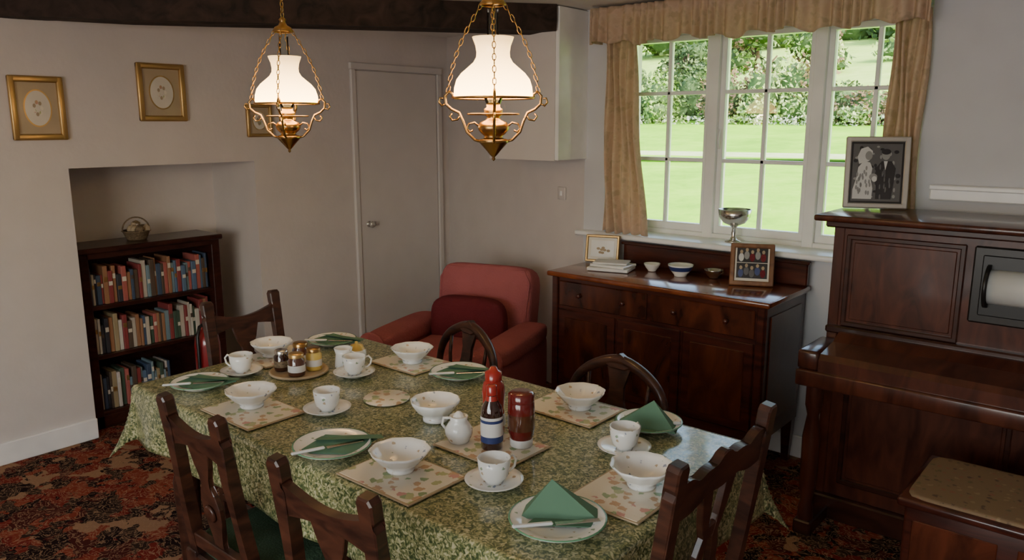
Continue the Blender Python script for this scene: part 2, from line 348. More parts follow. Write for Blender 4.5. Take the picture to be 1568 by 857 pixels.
# ---------------- outside
def gz(y): return -.25+.078*(y-4.3)
b=MB()
def lawn(u,v):
    x=-60+80*u; y=4.3+34*v
    return (x,y,gz(y)+.12*noise.noise(Vector((x*.1,y*.1,0))))
b.grid(lawn,40,30,M['lawn'])
b.grid(lambda u,v:(-40+45*u,17.0+.9*v+.3*math.sin(u*9),gz(17.0+.9*v+.3*math.sin(u*9))+.14),60,2,M['lawn2'])
HB=2.25
def hill(u,v):
    x=-140+190*u; y=36+70*v
    return (x,y,HB+.17*(y-36)+1.0*noise.noise(Vector((x*.03,y*.03,3))))
b.grid(hill,40,30,M['hill'])
G,D,U,Lg=M['leafg'],M['leafd'],M['leafr'],M['leafl']
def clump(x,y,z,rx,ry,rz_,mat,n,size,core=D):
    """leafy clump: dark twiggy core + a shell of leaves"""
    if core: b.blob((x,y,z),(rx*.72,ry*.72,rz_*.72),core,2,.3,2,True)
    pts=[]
    off=Vector((random.random()*90,random.random()*90,0))
    for k in range(n):
        d=Vector((random.gauss(0,1),random.gauss(0,1)-.4,random.gauss(0,1)+.2)).normalized()
        q=(.72+.38*random.random())*(1+.35*noise.noise(d*2.2+off))
        pts.append(Vector((x+d.x*rx*q,y+d.y*ry*q,max(gz(y)-.05,z+d.z*rz_*q))))
    b.leaves(pts,size,mat)
for i in range(30):
    x=-26+i*.88+random.uniform(-.2,.2); y=29+random.uniform(-.8,.8)
    hh=random.uniform(.95,1.35) if x<-10.2 else random.uniform(.62,.85)
    mt=random.choice([U,U,G,Lg,D,G])
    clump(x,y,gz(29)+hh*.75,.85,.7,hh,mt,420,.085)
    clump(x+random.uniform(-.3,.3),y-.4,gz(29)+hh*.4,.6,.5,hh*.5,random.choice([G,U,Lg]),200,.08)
for i in range(60):
    x=-27+i*.45; clump(x,27.7+random.uniform(-.2,.2),gz(27.7)+.12,.28,.22,.20,random.choice([Lg,M['flow'],M['flow'],G]),50,.06,None)
for (x,y,h) in [(-24.5,33,4.2),(-21.0,32,3.6),(-17.6,33,3.3),(-13.9,32,4.8),(-11.7,33,4.4),(-28,33,5),(-4.5,32,5.0)]:
    z=gz(y)
    b.tube([(x,y,z-.5),(x+.1,y,z+h*.4),(x-.1,y,z+h*.8)],[.18,.13,.06],M['bark'])
    for k in range(4):
        a=k*1.7; b.tube([(x,y,z+h*(.3+.1*k)),(x+.9*math.cos(a),y+.5*math.sin(a),z+h*(.5+.1*k))],[.07,.03],M['bark'])
    for k in range(7):
        a=random.uniform(0,6.28); rr_=random.uniform(.2,1.1)
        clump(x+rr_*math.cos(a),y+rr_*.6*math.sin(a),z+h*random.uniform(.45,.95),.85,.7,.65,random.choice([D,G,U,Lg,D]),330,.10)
for i in range(75):
    x=-120+i*2.1; y=72+random.uniform(-4,4); r=random.uniform(1.6,3.0)
    clump(x,y,HB+.17*36+r*.7,r,r,r,random.choice([D,G,U,D]),160,.32)
for i in range(16):
    x=-44+i*2.9; y=52+random.uniform(-5,5); r=random.uniform(.6,1.2)
    clump(x,y,HB+.17*(y-36)+r*.6,r*1.5,r,r,random.choice([D,G,U]),160,.2)
b.done('garden_landscape')
# ---------------- pictures on left wall
def wallframe(y0,y1,z0,z1,fw=.03):
    b=MB(); w=y1-y0; h=z1-z0
    for (a,c,e,f) in [(-w/2,w/2,h/2-fw,h/2),(-w/2,w/2,-h/2,-h/2+fw)]: b.bx(0,.022,a,c,e,f,M['gold'],.007,seg=2)
    for (a,c) in [(-w/2,-w/2+fw),(w/2-fw,w/2)]: b.bx(0,.0225,a,c,-h/2,h/2,M['gold'],.007,seg=2)
    b.bx(0,.008,-w/2+.01,w/2-.01,-h/2+.01,h/2-.01,M['mat_cream'],0)
    a_,c_=(w/2-fw)*.62,(h/2-fw)*.68
    ov=[(a_*math.cos(2*math.pi*i/40),c_*math.sin(2*math.pi*i/40)) for i in range(40)]
    b.poly([(x*1.1,z*1.08) for x,z in ov],.002,M['gold'],TR(.0085,0,0,R(90)))
    b.poly(ov,.002,M['paper'],TR(.0095,0,0,R(90)))
    for k in range(7):
        an=k*.9; b.poly([(.30*a_*math.cos(an)+.008*math.cos(t)*.9,.35*c_*math.sin(an)+.010*math.sin(t)) for t in [i*.785 for i in range(8)]],.001,M['cork'] if k%2 else M['pmat'],TR(.0108,0,0,R(90)))
    return b.done('picture_frame',loc=(-4.199,(y0+y1)/2,(z0+z1)/2))
wallframe(1.34,1.58,1.55,1.85); wallframe(1.94,2.20,1.64,1.94); wallframe(2.56,2.73,1.55,1.74,fw=.02)
# ---------------- bookcase
b=MB(); m_=M['bcase']; x0,x1,y0,y1=-4.56,-4.29,1.60,2.39
b.bx(x0,x1,y0,y0+.05,0,.96,m_); b.bx(x0,x1,y1-.05,y1,0,.96,m_); b.bx(x0,x0+.012,y0,y1,0,.96,m_)
b.bx(x0-.01,x1+.02,y0-.015,y1+.015,.96,.99,m_,.006)
for z in (.09,.405,.675): b.bx(x0,x1-.005,y0+.04,y1-.04,z-.022,z,m_)
b.bx(x1-.015,x1,y0,y1,0,.07,m_); b.bx(x1-.02,x1,y0+.04,y1-.04,.93,.96,m_)
b.done('bookcase')
cols=[(.06,.09,.15),(.50,.45,.38),(.26,.05,.05),(.06,.10,.07),(.60,.56,.49),(.10,.07,.05),(.10,.16,.25),(.34,.17,.09),(.04,.04,.05),(.36,.29,.17),(.18,.26,.30),(.42,.12,.10),(.55,.50,.45)]
bm_=[plain('book_cover_%d'%i,c,.5) for i,c in enumerate(cols)]; pg=plain('book_pages',(.65,.6,.5),.8)
b=MB()
for z,ye in ((.675,2.335),(.405,2.335),(.09,2.05)):
    y=1.652
    while y<ye:
        t=random.uniform(.011,.028); h=random.uniform(.15,.215); dp=random.uniform(.12,.16)
        if y+t>ye: break
        xf=-4.315-random.uniform(0,.015)
        mm=random.choice(bm_)
        b.box((xf-dp/2,y+t/2,z+h/2+.001),(dp,t-.0015,h),mm,bev=.002)
        if random.random()<.7: b.box((xf+.0003,y+t/2,z+h*random.uniform(.5,.8)),(.001,t*.8,h*.13),random.choice([pg,M['gold'],pg,bm_[5]]),bev=0)
        y+=t
b.done('books')
b=MB(); b.lathe([(0,0),(.05,0),(.055,.01),(.07,.045),(.078,.05),(.072,.054),(.06,.03),(0,.02)],M['wicker'],seg=28)
b.tube([(.072*math.cos(a),0,.05+.075*math.sin(a)) for a in [math.pi*i/14 for i in range(15)]],.004,M['wicker'],6)
for k in range(14):
    a=k*2.4; b.blob((.038*math.cos(a)*(k%3)/1.4,.038*math.sin(a)*(k%3)/1.4,.06+.022*(k%3==0)),(.024,.024,.024),random.choice([M['pewter'],M['wicker'],M['cork']]),2,.2)
b.done('flower_basket',loc=(-4.42,1.97,.991),rz=R(80))
b=MB(); b.lathe([(0,0),(.062,0),(.066,.01),(.066,.46),(.06,.50),(.04,.53),(.018,.545),(.018,.56),(0,.56)],M['ext'],seg=28)
b.lathe([(.02,.555),(.02,.59),(0,.59)],M['iron'],seg=16); b.box((.03,0,.60),(.11,.02,.012),M['black'],rot=(0,R(-12),0)); b.box((.03,0,.575),(.10,.02,.010),M['black'],rot=(0,R(10),0))
b.tube([(-.02,0,.575),(-.06,0,.57),(-.085,0,.52),(-.085,0,.25),(-.08,0,.15)],.009,M['black']); b.box((.0,-.0665,.24),(.07,.002,.14),M['lab'],bev=0)
b.done('fire_extinguisher',loc=(-3.90,2.06,0),rz=R(120))
# ---------------- pendant lamps
def pendant(x,y):
    b=MB(); br=M['brass']
    b.lathe([(0,0),(.006,.006),(.004,.012),(.012,.02),(.022,.032),(.040,.052),(.046,.060),(.040,.064),(.030,.066),(.026,.072),(.036,.08),(.044,.09),(.046,.10),(.040,.112),(.022,.120),(.018,.128),(.026,.134),(.028,.15),(.020,.156),(.020,.168),(0,.168)],br,seg=28)
    b.lathe([(.021,.165),(.030,.19),(.030,.21),(.020,.24),(.017,.30),(.017,.43)],M['cglass'],seg=24)
    s0=.186
    b.lathe([(.113,s0),(.1145,s0+.006),(.113,s0+.025),(.106,s0+.048),(.092,s0+.066),(.073,s0+.082),(.057,s0+.096),(.049,s0+.110),(.048,s0+.124),(.051,s0+.142),(.058,s0+.160),(.060,s0+.166),(.057,s0+.164),(.048,s0+.142),(.045,s0+.124),(.046,s0+.110),(.054,s0+.094),(.070,s0+.080),(.089,s0+.063),(.103,s0+.045),(.110,s0+.024),(.111,s0)],M['shade'],seg=48)
    b.tube([(.117*math.cos(a),.117*math.sin(a),s0-.004) for a in [2*math.pi*i/40 for i in range(40)]],.0035,br,6,True)
    b.tube([(.075*math.cos(a),.075*math.sin(a),s0-.05) for a in [2*math.pi*i/36 for i in range(36)]],.0025,br,6,True)
    for j in range(4):
        T=Matrix.Rotation(j*math.pi/2+.75,4,'Z')
        pts=[(.03,0,.055),(.055,0,.062),(.078,0,.085),(.088,0,.115),(.100,0,.140),(.122,0,.150),(.138,0,.165),(.140,0,.188),(.128,0,.200),(.116,0,.192),(.118,0,.180)]
        b.tube(pts,.0042,br,7,T=T)
        pts=[(.04,0,.10),(.055,0,.112),(.072,0,.108),(.078,0,.095),(.070,0,.085),(.060,0,.09)]
        b.tube(pts,.003,br,6,T=T)
        pts=[(.138,0,.166),(.150,0,.160),(.158,0,.170),(.154,0,.182),(.146,0,.180)]
        b.tube(pts,.003,br,6,T=T)
        pts=[(.095,0,.135),(.105,0,.120),(.120,0,.118),(.128,0,.130),(.120,0,.138)]
        b.tube(pts,.0028,br,6,T=T)
        A=Vector((.132,0,.198)); B=Vector((.030,0,.445)); n=15
        for q in range(n):
            p=A.lerp(B,(q+.5)/n); dr=(B-A).normalized(); p=p+Vector((.018*math.sin(math.pi*(q+.5)/n),0,0)); side=Vector((0,1,0)) if q%2 else Vector((-dr.z,0,dr.x))
            b.tube([p+dr*.0115*math.cos(t)+side*.005*math.sin(t) for t in [2*math.pi*i/8 for i in range(8)]],.0014,br,4,True,T=T)
    b.lathe([(.034,.438),(.036,.444),(.030,.455),(.016,.462),(.010,.475),(.014,.482),(.006,.49),(0,.49)],br,seg=24)
    b.tube([(.035*math.cos(a),.035*math.sin(a),.44) for a in [2*math.pi*i/24 for i in range(24)]],.003,br,6,True)
    z=.49; q=0
    top=CZ-1.52-.02
    while z<top:
        side=Vector((1,0,0)) if q%2 else Vector((0,1,0))
        b.tube([Vector((0,0,z+.009))+Vector((0,0,.012*math.cos(t)))+side*.006*math.sin(t) for t in [2*math.pi*i/10 for i in range(10)]],.0018,br,5,True); z+=.0185; q+=1
    b.lathe([(0,top-.012),(.012,top-.01),(.03,top),(.045,top+.012),(.05,top+.02),(0,top+.02)],br,seg=24)
    b.done('pendant_oil_lamp',loc=(x,y,1.52))
    l=bpy.data.lights.new('lamp_bulb','POINT'); l.energy=7; l.color=(1,.72,.42); l.shadow_soft_size=.03
    o=bpy.data.objects.new('lamp_bulb_light',l); o.location=(x,y,1.52+.15); scene.collection.objects.link(o)
pendant(-1.55,1.75); pendant(-2.58,1.75)
# ---------------- table and cloth
TX0,TX1,TY0,TY1,TZ=-2.63,-.80,1.12,2.00,.755
b=MB(); b.bx(TX0+.005,TX1-.005,TY0+.005,TY1-.005,TZ-.03,TZ-.004,M['oak'],.006); b.bx(TX0+.1,TX1-.1,TY0+.1,TY1-.1,TZ-.10,TZ-.03,M['oak'])
for x in (TX0+.10,TX1-.10):
    for y in (TY0+.10,TY1-.10):
        b.lathe([(0,0),(.025,0),(.03,.03),(.022,.06),(.035,.10),(.04,.25),(.045,.40),(.03,.46),(.04,.5),(.04,.64),(0,.64)],M['oak'],c=(x,y,0),seg=20)
b.done('dining_table')
DR=.20
def clothfn(u,v):
    Lx=TX1-TX0; Ly=TY1-TY0
    px=TX0-DR+(Lx+2*DR)*u; py=TY0-DR+(Ly+2*DR)*v
    qx=min(max(px,TX0),TX1); qy=min(max(py,TY0),TY1); ex=px-qx; ey=py-qy
    r=math.hypot(ex,ey)
    if r<1e-6: return (px,py,TZ+.0008*noise.noise(Vector((px*6,py*6,0))))
    nx,ny=ex/r,ey/r; cor=min(abs(ex),abs(ey))/DR
    out=min(r,.012)+.06*max(0,r-.012)+.30*cor*r
    s=px*(1-abs(nx))+py*(1-abs(ny))
    out+=.010*(r/DR)*math.sin(s*17+1.3*math.sin(s*5))*(1-cor)
    return (qx+nx*out,qy+ny*out,TZ-max(0,r-.006)*(1-.05*cor))
b=MB(); b.grid(clothfn,190,110,M['cloth']); b.done('tablecloth',solid=.0015)
ZT=TZ+.0035
# ---------------- china
def plate_prof(r): return [(0,0),(r*.55,0),(r*.6,.004),(r*.72,.010),(r,.020),(r+.001,.023),(r*.98,.023),(r*.72,.014),(r*.58,.008),(0,.007)]
def napkin(b,T):
    m=M['napkin']; L=.17
    b.faces([(-L*.5,0,0),(L*.55,.01,.002),(-L*.1,.03,.085),(-L*.5,.05,0),(L*.55,.055,.004)],[(0,1,2),(3,4,2),(0,3,2),(1,4,2),(0,1,4,3)],m,T)
    b.faces([(-L*.4,-.03,.002),(L*.6,-.015,.004),(L*.55,.06,.006),(-L*.1,.075,.004),(-L*.4,-.03,-.0),(L*.6,-.015,.002),(L*.55,.06,.003),(-L*.1,.075,.0)],[(0,1,2,3),(4,5,6,7),(0,1,5,4),(1,2,6,5),(2,3,7,6),(3,0,4,7)],m,T)
def flatnap(b,T):
    m=M['napkin']
    b.faces([(-.09,-.025,.004),(.05,-.06,.004),(.12,.02,.012),(-.02,.04,.022),(-.09,-.025,.0),(.05,-.06,.0),(.12,.02,.006)],[(0,1,3),(1,2,3),(0,3,2),(4,5,6),(0,1,5,4),(1,2,6,5),(2,0,4,6)],m,T)
    b.faces([(-.05,.0,.024),(.14,-.005,.018),(.13,.035,.014),(-.03,.045,.016)],[(0,1,2,3)],m,T)
def plate(x,y,r,nap,nr):
    b=MB(); b.lathe(plate_prof(r),M['china'],seg=40); b.lathe([(r+.0012,.0215),(r+.0014,.0235),(r*.975,.0236)],M['greenrim'],seg=40)
    (napkin if nap==1 else flatnap)(b,TR(0,0,.010,R(nr)))
    T=TR(r*.15,-.03,.023,R(nr+20)); b.box((.05,0,.0),(.10,.014,.002),M['silver'],bev=.0008,T=T); b.box((-.05,0,.002),(.09,.012,.007),M['ivory'],bev=.003,T=T)
    b.done('plate_with_napkin',loc=(x,y,ZT))
plate(-2.43,1.245,.092,2,35); plate(-1.66,1.21,.105,2,50); plate(-.95,1.28,.108,1,30); plate(-1.09,1.91,.095,1,200); plate(-1.84,1.89,.10,2,30); plate(-2.52,1.86,.095,2,20)
def cereal(x,y):
    b=MB(); b.lathe([(0,0),(.035,0),(.036,.006),(.030,.008),(.055,.028),(.072,.048),(.078,.056),(.075,.057),(.067,.046),(.048,.026),(.02,.012),(0,.011)],M['china'],seg=40,wav=(.025,10,4)); b.done('china_bowl',loc=(x,y,ZT+.0055))
def placemat(x,y,rz,w=.27,h=.20,nm='placemat'):
    b=MB(); b.box((0,0,.002),(w,h,.004),M['cork'],bev=.001); b.box((0,0,.0045),(w-.012,h-.012,.001),M['pmat'],bev=0); b.done(nm,loc=(x,y,ZT-.0005),rz=R(rz))
placemat(-2.09,1.235,0); cereal(-2.12,1.25)
placemat(-1.40,1.225,0); cereal(-1.42,1.24)
placemat(-.915,1.53,0,.20,.27); cereal(-.905,1.56)
placemat(-1.35,1.885,0,.27,.19); cereal(-1.33,1.90)
placemat(-2.09,1.89,0,.25,.19); cereal(-2.08,1.89)
placemat(-2.53,1.62,0,.19,.24); cereal(-2.545,1.60)
placemat(-1.35,1.51,0,.26,.20)
def cup(x,y,rz):
    b=MB(); b.lathe([(0,0),(.04,0),(.043,.003),(.058,.010),(.072,.016),(.073,.018),(.06,.014),(.03,.007),(0,.006)],M['china'],seg=36)
    z=.007
    b.lathe([(0,z),(.022,z),(.023,z+.006),(.034,z+.018),(.039,z+.04),(.041,z+.065),(.039,z+.065),(.036,z+.04),(.030,z+.018),(0,z+.009)],M['china'],seg=32)
    b.tube([(.037,0,z+.055),(.052,0,z+.06),(.062,0,z+.048),(.058,0,z+.03),(.045,0,z+.02),(.035,0,z+.02)],.0035,M['china_b'],8)
    b.done('teacup_and_saucer',loc=(x,y,ZT),rz=R(rz))
cup(-1.91,1.38,120); cup(-1.19,1.34,70); cup(-1.055,1.72,80); cup(-2.45,1.415,-150); cup(-2.13,1.66,60)
b=MB(); b.lathe([(0,0),(.072,0),(.075,.003),(.072,.006),(0,.006)],M['pmat'],seg=40); b.done('round_trivet',loc=(-1.86,1.575,ZT))
b=MB(); b.lathe([(0,0),(.10,0),(.105,.004),(.10,.010),(.095,.006),(0,.005)],M['cork'],seg=40); b.done('serving_tray',loc=(-2.315,1.56,ZT))
b=MB(); b.lathe([(0,0),(.038,0),(.038,.008),(.03,.011),(.055,.03),(.070,.052),(.074,.064),(.071,.064),(.066,.051),(.05,.03),(0,.016)],M['china'],seg=40,wav=(.02,12,4)); b.done('sugar_bowl',loc=(-1.61,1.55,ZT))
b=MB(); b.lathe([(0,0),(.028,0),(.03,.006),(.038,.022),(.039,.036),(.030,.052),(.023,.062),(.026,.074),(.024,.075),(.020,.062),(0,.055)],M['china'],seg=32)
b.tube([(.027,0,.064),(.046,0,.062),(.051,0,.042),(.037,0,.028)],.004,M['china_b'],8); b.lathe([(.02,.067),(.012,.080),(.005,.087),(0,.088)],M['china_b'],seg=16); b.done('milk_jug',loc=(-1.435,1.47,ZT+.0055),rz=R(200))
# sauce bottles
b=MB(); b.lathe([(0,0),(.027,0),(.030,.004),(.030,.10),(.027,.118),(.016,.138),(.013,.155),(.013,.17),(0,.17)],M['sauce'],seg=28)
b.lathe([(.0306,.022),(.0306,.085)],M['blue'],seg=28); b.lathe([(.0310,.040),(.0310,.078)],M['lab'],seg=28); b.lathe([(.0308,.086),(.0308,.094)],M['lab'],seg=28); b.lathe([(.0175,.137),(.0140,.150)],M['red'],seg=24)
b.lathe([(.0148,.152),(.0148,.176),(.012,.179),(0,.179)],M['red'],seg=24); b.done('brown_sauce_bottle',loc=(-1.335,1.495,ZT+.0055))
b=MB(); b.lathe([(0,0),(.026,0),(.031,.004),(.033,.05),(.030,.08),(.033,.13),(.028,.155),(.018,.165)],M['red'],seg=28); b.lathe([(.024,.160),(.024,.185),(.014,.190),(.008,.20),(0,.20)],M['red'],seg=24)
b.lathe([(.0332,.03),(.0334,.05),(.0315,.065)],M['lab'],seg=28); b.done('ketchup_bottle',loc=(-1.395,1.57,ZT+.0055))
b=MB(); b.lathe([(0,0),(.029,0),(.031,.003),(.032,.020),(.029,.024)],M['lab'],seg=28); b.lathe([(.030,.022),(.035,.04),(.037,.10),(.036,.125),(.033,.130)],M['dred'],seg=28)
b.lathe([(.0372,.05),(.0375,.095)],M['jam'],seg=28); b.lathe([(.036,.128),(.036,.148),(.030,.154),(0,.154)],M['dred'],seg=28); b.done('tomato_sauce_jar',loc=(-1.285,1.56,ZT+.0055))
def jar(x,y,h,r,mat,lid,nm):
    b=MB(); b.lathe([(0,0),(r*.93,0),(r,.006),(r,h*.7),(r*.8,h*.8),(r*.8,h*.84)],mat,seg=24); b.lathe([(r*.88,h*.82),(r*.88,h*.97),(r*.8,h),(0,h)],lid,seg=24); b.lathe([(r*1.01,h*.2),(r*1.01,h*.5)],M['lab'] if mat!=M['sauce'] else M['wicker'],seg=24); b.done(nm,loc=(x,y,ZT+.007))
jar(-2.27,1.52,.08,.030,M['jam'],M['gold'],'jam_jar'); jar(-2.36,1.60,.085,.030,M['jam'],M['brass'],'jam_jar'); jar(-2.28,1.60,.08,.028,M['yellow'],M['brass'],'jam_jar'); jar(-2.36,1.52,.075,.027,M['sauce'],M['silver'],'jam_jar')
b=MB(); b.lathe([(0,0),(.03,0),(.036,.01),(.036,.03),(.03,.035)],M['china'],seg=24); b.lathe([(.031,.034),(.024,.05),(.006,.056),(.006,.064),(0,.066)],M['yellow'],seg=24); b.done('butter_dish',loc=(-2.29,1.80,ZT))
b=MB(); b.lathe([(0,0),(.03,0),(.033,.004),(.028,.05),(.034,.072),(.031,.072),(.025,.05),(0,.01)],M['china'],seg=28); b.tube([(.03,0,.06),(.048,0,.055),(.046,0,.03),(.028,0,.025)],.003,M['china_b'],8); b.done('cream_jug',loc=(-2.24,1.70,ZT),rz=R(30))
# ---------------- chairs
def chair(x,y,rz,hw=.165,H=.455,style=0):
    b=MB(); o=M['oak']; zs=.46; lo=min(.175,hw+.02) if hw<.175 else hw-.01
    TB=TR(0,-.195,zs,0,R(8))
    for sx in (-1,1):
        b.box((sx*lo,-.195,zs/2),(.036,.04,zs),o,taper=.8)
        q=[(-.019,-.02),(-.017,.10),(-.014,.20),(-.018,.30),(-.022,H-.075),(-.014,H-.062),(-.022,H-.050),(-.023,H-.012),(-.015,H),(.015,H),(.023,H-.012),(.022,H-.050),(.014,H-.062),(.022,H-.075),(.018,.30),(.014,.20),(.017,.10),(.019,-.02)]
        lean=(hw-lo)
        b.poly([(sx*lo+sx*lean*min(1,max(0,z/.3))+px,z) for px,z in q],.032,o,TB,.004)
        b.lathe([(0,0),(.016,0),(.019,.05),(.013,.08),(.021,.13),(.024,.25),(.017,.29),(.024,.30),(.024,.305)],o,c=(sx*.18,.19,0),seg=18)
        b.box((sx*.18,.19,.385),(.045,.045,.16),o,bev=.004)
        b.box((sx*.178,0,.15),(.018,.37,.03),o)
    top=[];n=40; w2=hw-.012
    for i in range(n+1):
        u=i/n; xx=-w2+2*w2*u
        z=H-.055-.028*math.sin(math.pi*u)
        if style: z+=.030*math.exp(-((u-.5)/.14)**2)+.012*abs(math.sin(u*math.pi*5))
        top.append((xx,z))
    bot=[(w2-2*w2*i/n, H-.135+.018*math.sin(math.pi*i/n)-(.012*abs(math.sin(i/n*math.pi*3)) if style else 0)) for i in range(n+1)]
    b.poly(top+bot,.022,o,TB,.003)
    k_=hw/.175
    L=[(.03,.035),(.08,.028),(.11,.040),(.15,.056),(.19,.060),(.23,.045),(.25,.024),(.275,.028),(.31,.050),(H-.115,.070)]
    L=[(z,w_*k_) for z,w_ in L]
    if style:
        for sx in (-1,1):
            b.poly([(sx*.012,.03),(sx*.040,.03),(sx*.036,.10),(sx*.062,.17),(sx*.052,.23),(sx*.034,.27),(sx*.060,.32),(sx*.085,H-.11),(sx*.035,H-.11),(sx*.022,.31),(sx*.010,.26),(sx*.026,.21),(sx*.030,.16),(sx*.010,.10)][::sx],.016,o,TB,.002)
        b.box((0,0,.17),(.09,.014,.03),o,T=TB,bev=.004); b.box((0,0,.28),(.05,.014,.035),o,T=TB,bev=.004)
    else:
        b.poly([(w_,z) for z,w_ in L]+[(-w_,z) for z,w_ in reversed(L)],.014,o,TB,.002)
        for s_,r_ in ((.007,-90),(-.007,90)): b.lathe([(0,0),(.022,0),(.026,.004),(.020,.010),(.010,.007),(0,.012)],o,seg=20,T=TB@TR(0,s_,.17,0,R(r_)))
    b.box((0,0,.04),(2*lo-.02,.024,.045),o,T=TB)
    b.box((0,0,zs-.04),(.40,.42,.06),o,bev=.006)
    superbox(b,(0,.005,zs+.005),(.38,.39,.07),M['green_seat'],6,16)
    b.box((0,.19,.20),(.34,.018,.03),o); b.box((0,-.195,.18),(2*lo-.02,.018,.03),o)
    return b.done('dining_chair',loc=(x,y,0),rz=R(rz))
chair(-1.825,1.165,0,.13,.48); chair(-1.255,1.135,2,.144,.48); chair(-.94,1.518,90,.218,.525,1); chair(-2.60,1.67,-90,.15,.485)
def hoop(x,y,rz):
    b=MB(); o=M['oak']; zs=.44
    TB=TR(0,-.19,zs-.01,0,R(9))
    pts=[];rs=[]
    for i in range(33):
        a=math.pi*i/32; xx=-.20*math.cos(a); zz=.17+.18*math.sin(a)**.8+.012*math.exp(-((i-16)/4)**2)
        pts.append((xx,0,zz)); rs.append(.015+.006*math.sin(a))
    pts=[(-.185,0,0),(-.195,0,.08)]+pts+[(.195,0,.08),(.185,0,0)]; rs=[.015,.015]+rs+[.015,.015]
    b.tube(pts,rs,o,10,T=TB)
    b.poly([(-.06,.345),(-.035,.370),(0,.388),(.035,.370),(.06,.345),(.03,.33),(-.03,.33)],.036,o,TB,.004)
    L=[(.0,.03),(.06,.024),(.12,.045),(.17,.052),(.22,.030),(.27,.028),(.34,.05)]
    b.poly([(w_,z) for z,w_ in L]+[(-w_,z) for z,w_ in reversed(L)],.014,o,TB,.002)
    for sx in (-1,1):
        b.tube([(sx*.06,0,0.0),(sx*.10,0,.12),(sx*.125,0,.22),(sx*.13,0,.315)],.008,o,8,T=TB)
        b.box((sx*.18,-.19,zs/2-.01),(.034,.036,zs-.02),o,taper=.75)
        b.lathe([(0,0),(.013,0),(.017,.06),(.023,.16),(.019,.28),(.026,.32),(.026,.38),(0,.38)],o,c=(sx*.185,.18,0),seg=18)
    b.box((0,-.005,zs-.045),(.42,.40,.055),o,bev=.01,seg=2); superbox(b,(0,0,zs-.005),(.40,.37,.07),M['green_seat'],5,16)
    b.box((0,.18,.16),(.36,.018,.025),o)
    return b.done('balloon_back_chair',loc=(x,y,0),rz=R(rz))
hoop(-1.46,2.09,180); hoop(-2.26,2.10,168)
# ---------------- armchair
b=MB(); f=M['pink']
superbox(b,(0,.02,.19),(.62,.66,.28),f,8,20)
superbox(b,(0,-.05,.365),(.50,.60,.16),f,5,20)
T=TR(0,.30,.28,0,R(-12)); 
superbox(b,(0,0,.235),(.60,.20,.60),f,7,24,T=T)
b.tube([(-.27,-.085,.05),(-.285,-.085,.44),(-.25,-.085,.505),(.25,-.085,.505),(.285,-.085,.44),(.27,-.085,.05)],.007,f,6,T=T)
for sx in (-1,1):
    superbox(b,(sx*.335,-.02,.26),(.14,.72,.44),f,6,24)
    superbox(b,(sx*.340,-.04,.47),(.18,.70,.11),f,4,24)
    b.lathe([(0,0),(.082,0),(.084,.01),(.078,.02),(0,.022)],f,seg=28,T=TR(sx*.340,-.375,.46,0,R(90)))
for sx in (-1,1):
    for y in (-.3,.3): b.box((sx*.26,y,.03),(.05,.05,.06),M['oak'],taper=.8)
superbox(b,(.0,.10,.50),(.46,.14,.34),M['cush'],4,20)
b.done('armchair',loc=(-2.95,3.05,0),rz=R(17))
# ---------------- sideboard
b=MB(); m_=M['mahog']; x0,x1,y0,y1=-2.44,-1.28,3.21,3.67
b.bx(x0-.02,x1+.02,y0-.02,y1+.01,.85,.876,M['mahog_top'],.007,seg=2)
b.bx(x0,x1,y0+.01,y1,.22,.85,m_)
b.bx(-2.28,x1+.01,y1-.025,y1,.876,.985,m_,.006); b.bx(-2.29,x1+.02,y1-.035,y1,.98,.995,m_,.004)
w_=(x1-x0)
for i in range(2):
    a=x0+.04+i*(w_-.08)/2+.01; c=x0+.04+(i+1)*(w_-.08)/2-.01
    b.bx(a,c,y0-.002,y0+.012,.70,.83,M['flame'],.004)
    for k in (.25,.75):
        xx=a+(c-a)*k; b.lathe([(0,.02),(.010,.018),(.013,.010),(.006,.004),(.010,0)],M['mahog'],seg=14,T=TR(xx,y0-.002,.765,0,R(90)))
for i in range(3):
    a=x0+.04+i*(w_-.08)/3+.008; c=x0+.04+(i+1)*(w_-.08)/3-.008
    b.bx(a,c,y0-.002,y0+.012,.27,.68,m_,.004); b.bx(a+.04,c-.04,y0-.006,y0,.31,.64,M['flame'],.006)
for x in (x0+.005,x1-.04): b.bx(x,x+.035,y0-.004,y0+.02,.22,.85,m_,.004)
b.bx(x1,x1+.006,y0+.05,y1-.05,.30,.80,M['flame'],.003)
for x in (x0+.03,x1-.03):
    for y in (y0+.04,y1-.03): b.box((x,y,.112),(.055,.055,.225),m_,taper=.6,bev=.004)
b.done('sideboard')
SZ=.8765
def deskframe(w,h,loc,rz,lean,fm,nm,content,fw=.02):
    b=MB(); T=TR(0,0,.002,0,R(-lean))
    for (a,c,e,f_) in [(-w/2,w/2,h-fw,h),(-w/2,w/2,0,fw)]: b.bx(a,c,-.009,.009,e,f_,fm,.004,T=T)
    for (a,c) in [(-w/2,-w/2+fw),(w/2-fw,w/2)]: b.bx(a,c,-.0095,.009,0,h,fm,.004,T=T)
    b.bx(-w/2+.005,w/2-.005,-.001,.006,.005,h-.005,M['paper'] if content!='bw' else M['tinted'],0,T=T)
    content_fn[content](b,T,w,h)
    b.box((0,h*.20+.005,h*.30+.004),(.05,.004,h*.56),M['black'],rot=(R(20-lean),0,0),bev=0)
    b.done(nm,loc=loc,rz=R(rz))
def disc(b,T,x,z,rx,rz_,m,off=-.003,n=16): b.poly([(x+rx*math.cos(2*math.pi*i/n),z+rz_*math.sin(2*math.pi*i/n)) for i in range(n)],.001,m,T@Matrix.Translation((0,off,0)))
grey=plain('photo_grey',(.10,.10,.10),.25,coat=1); grey2=plain('photo_mid_grey',(.28,.28,.27),.25,coat=1); pwhite=plain('photo_white',(.62,.62,.60),.25,coat=1); pblk=plain('photo_black',(.012,.012,.014),.2,coat=1)
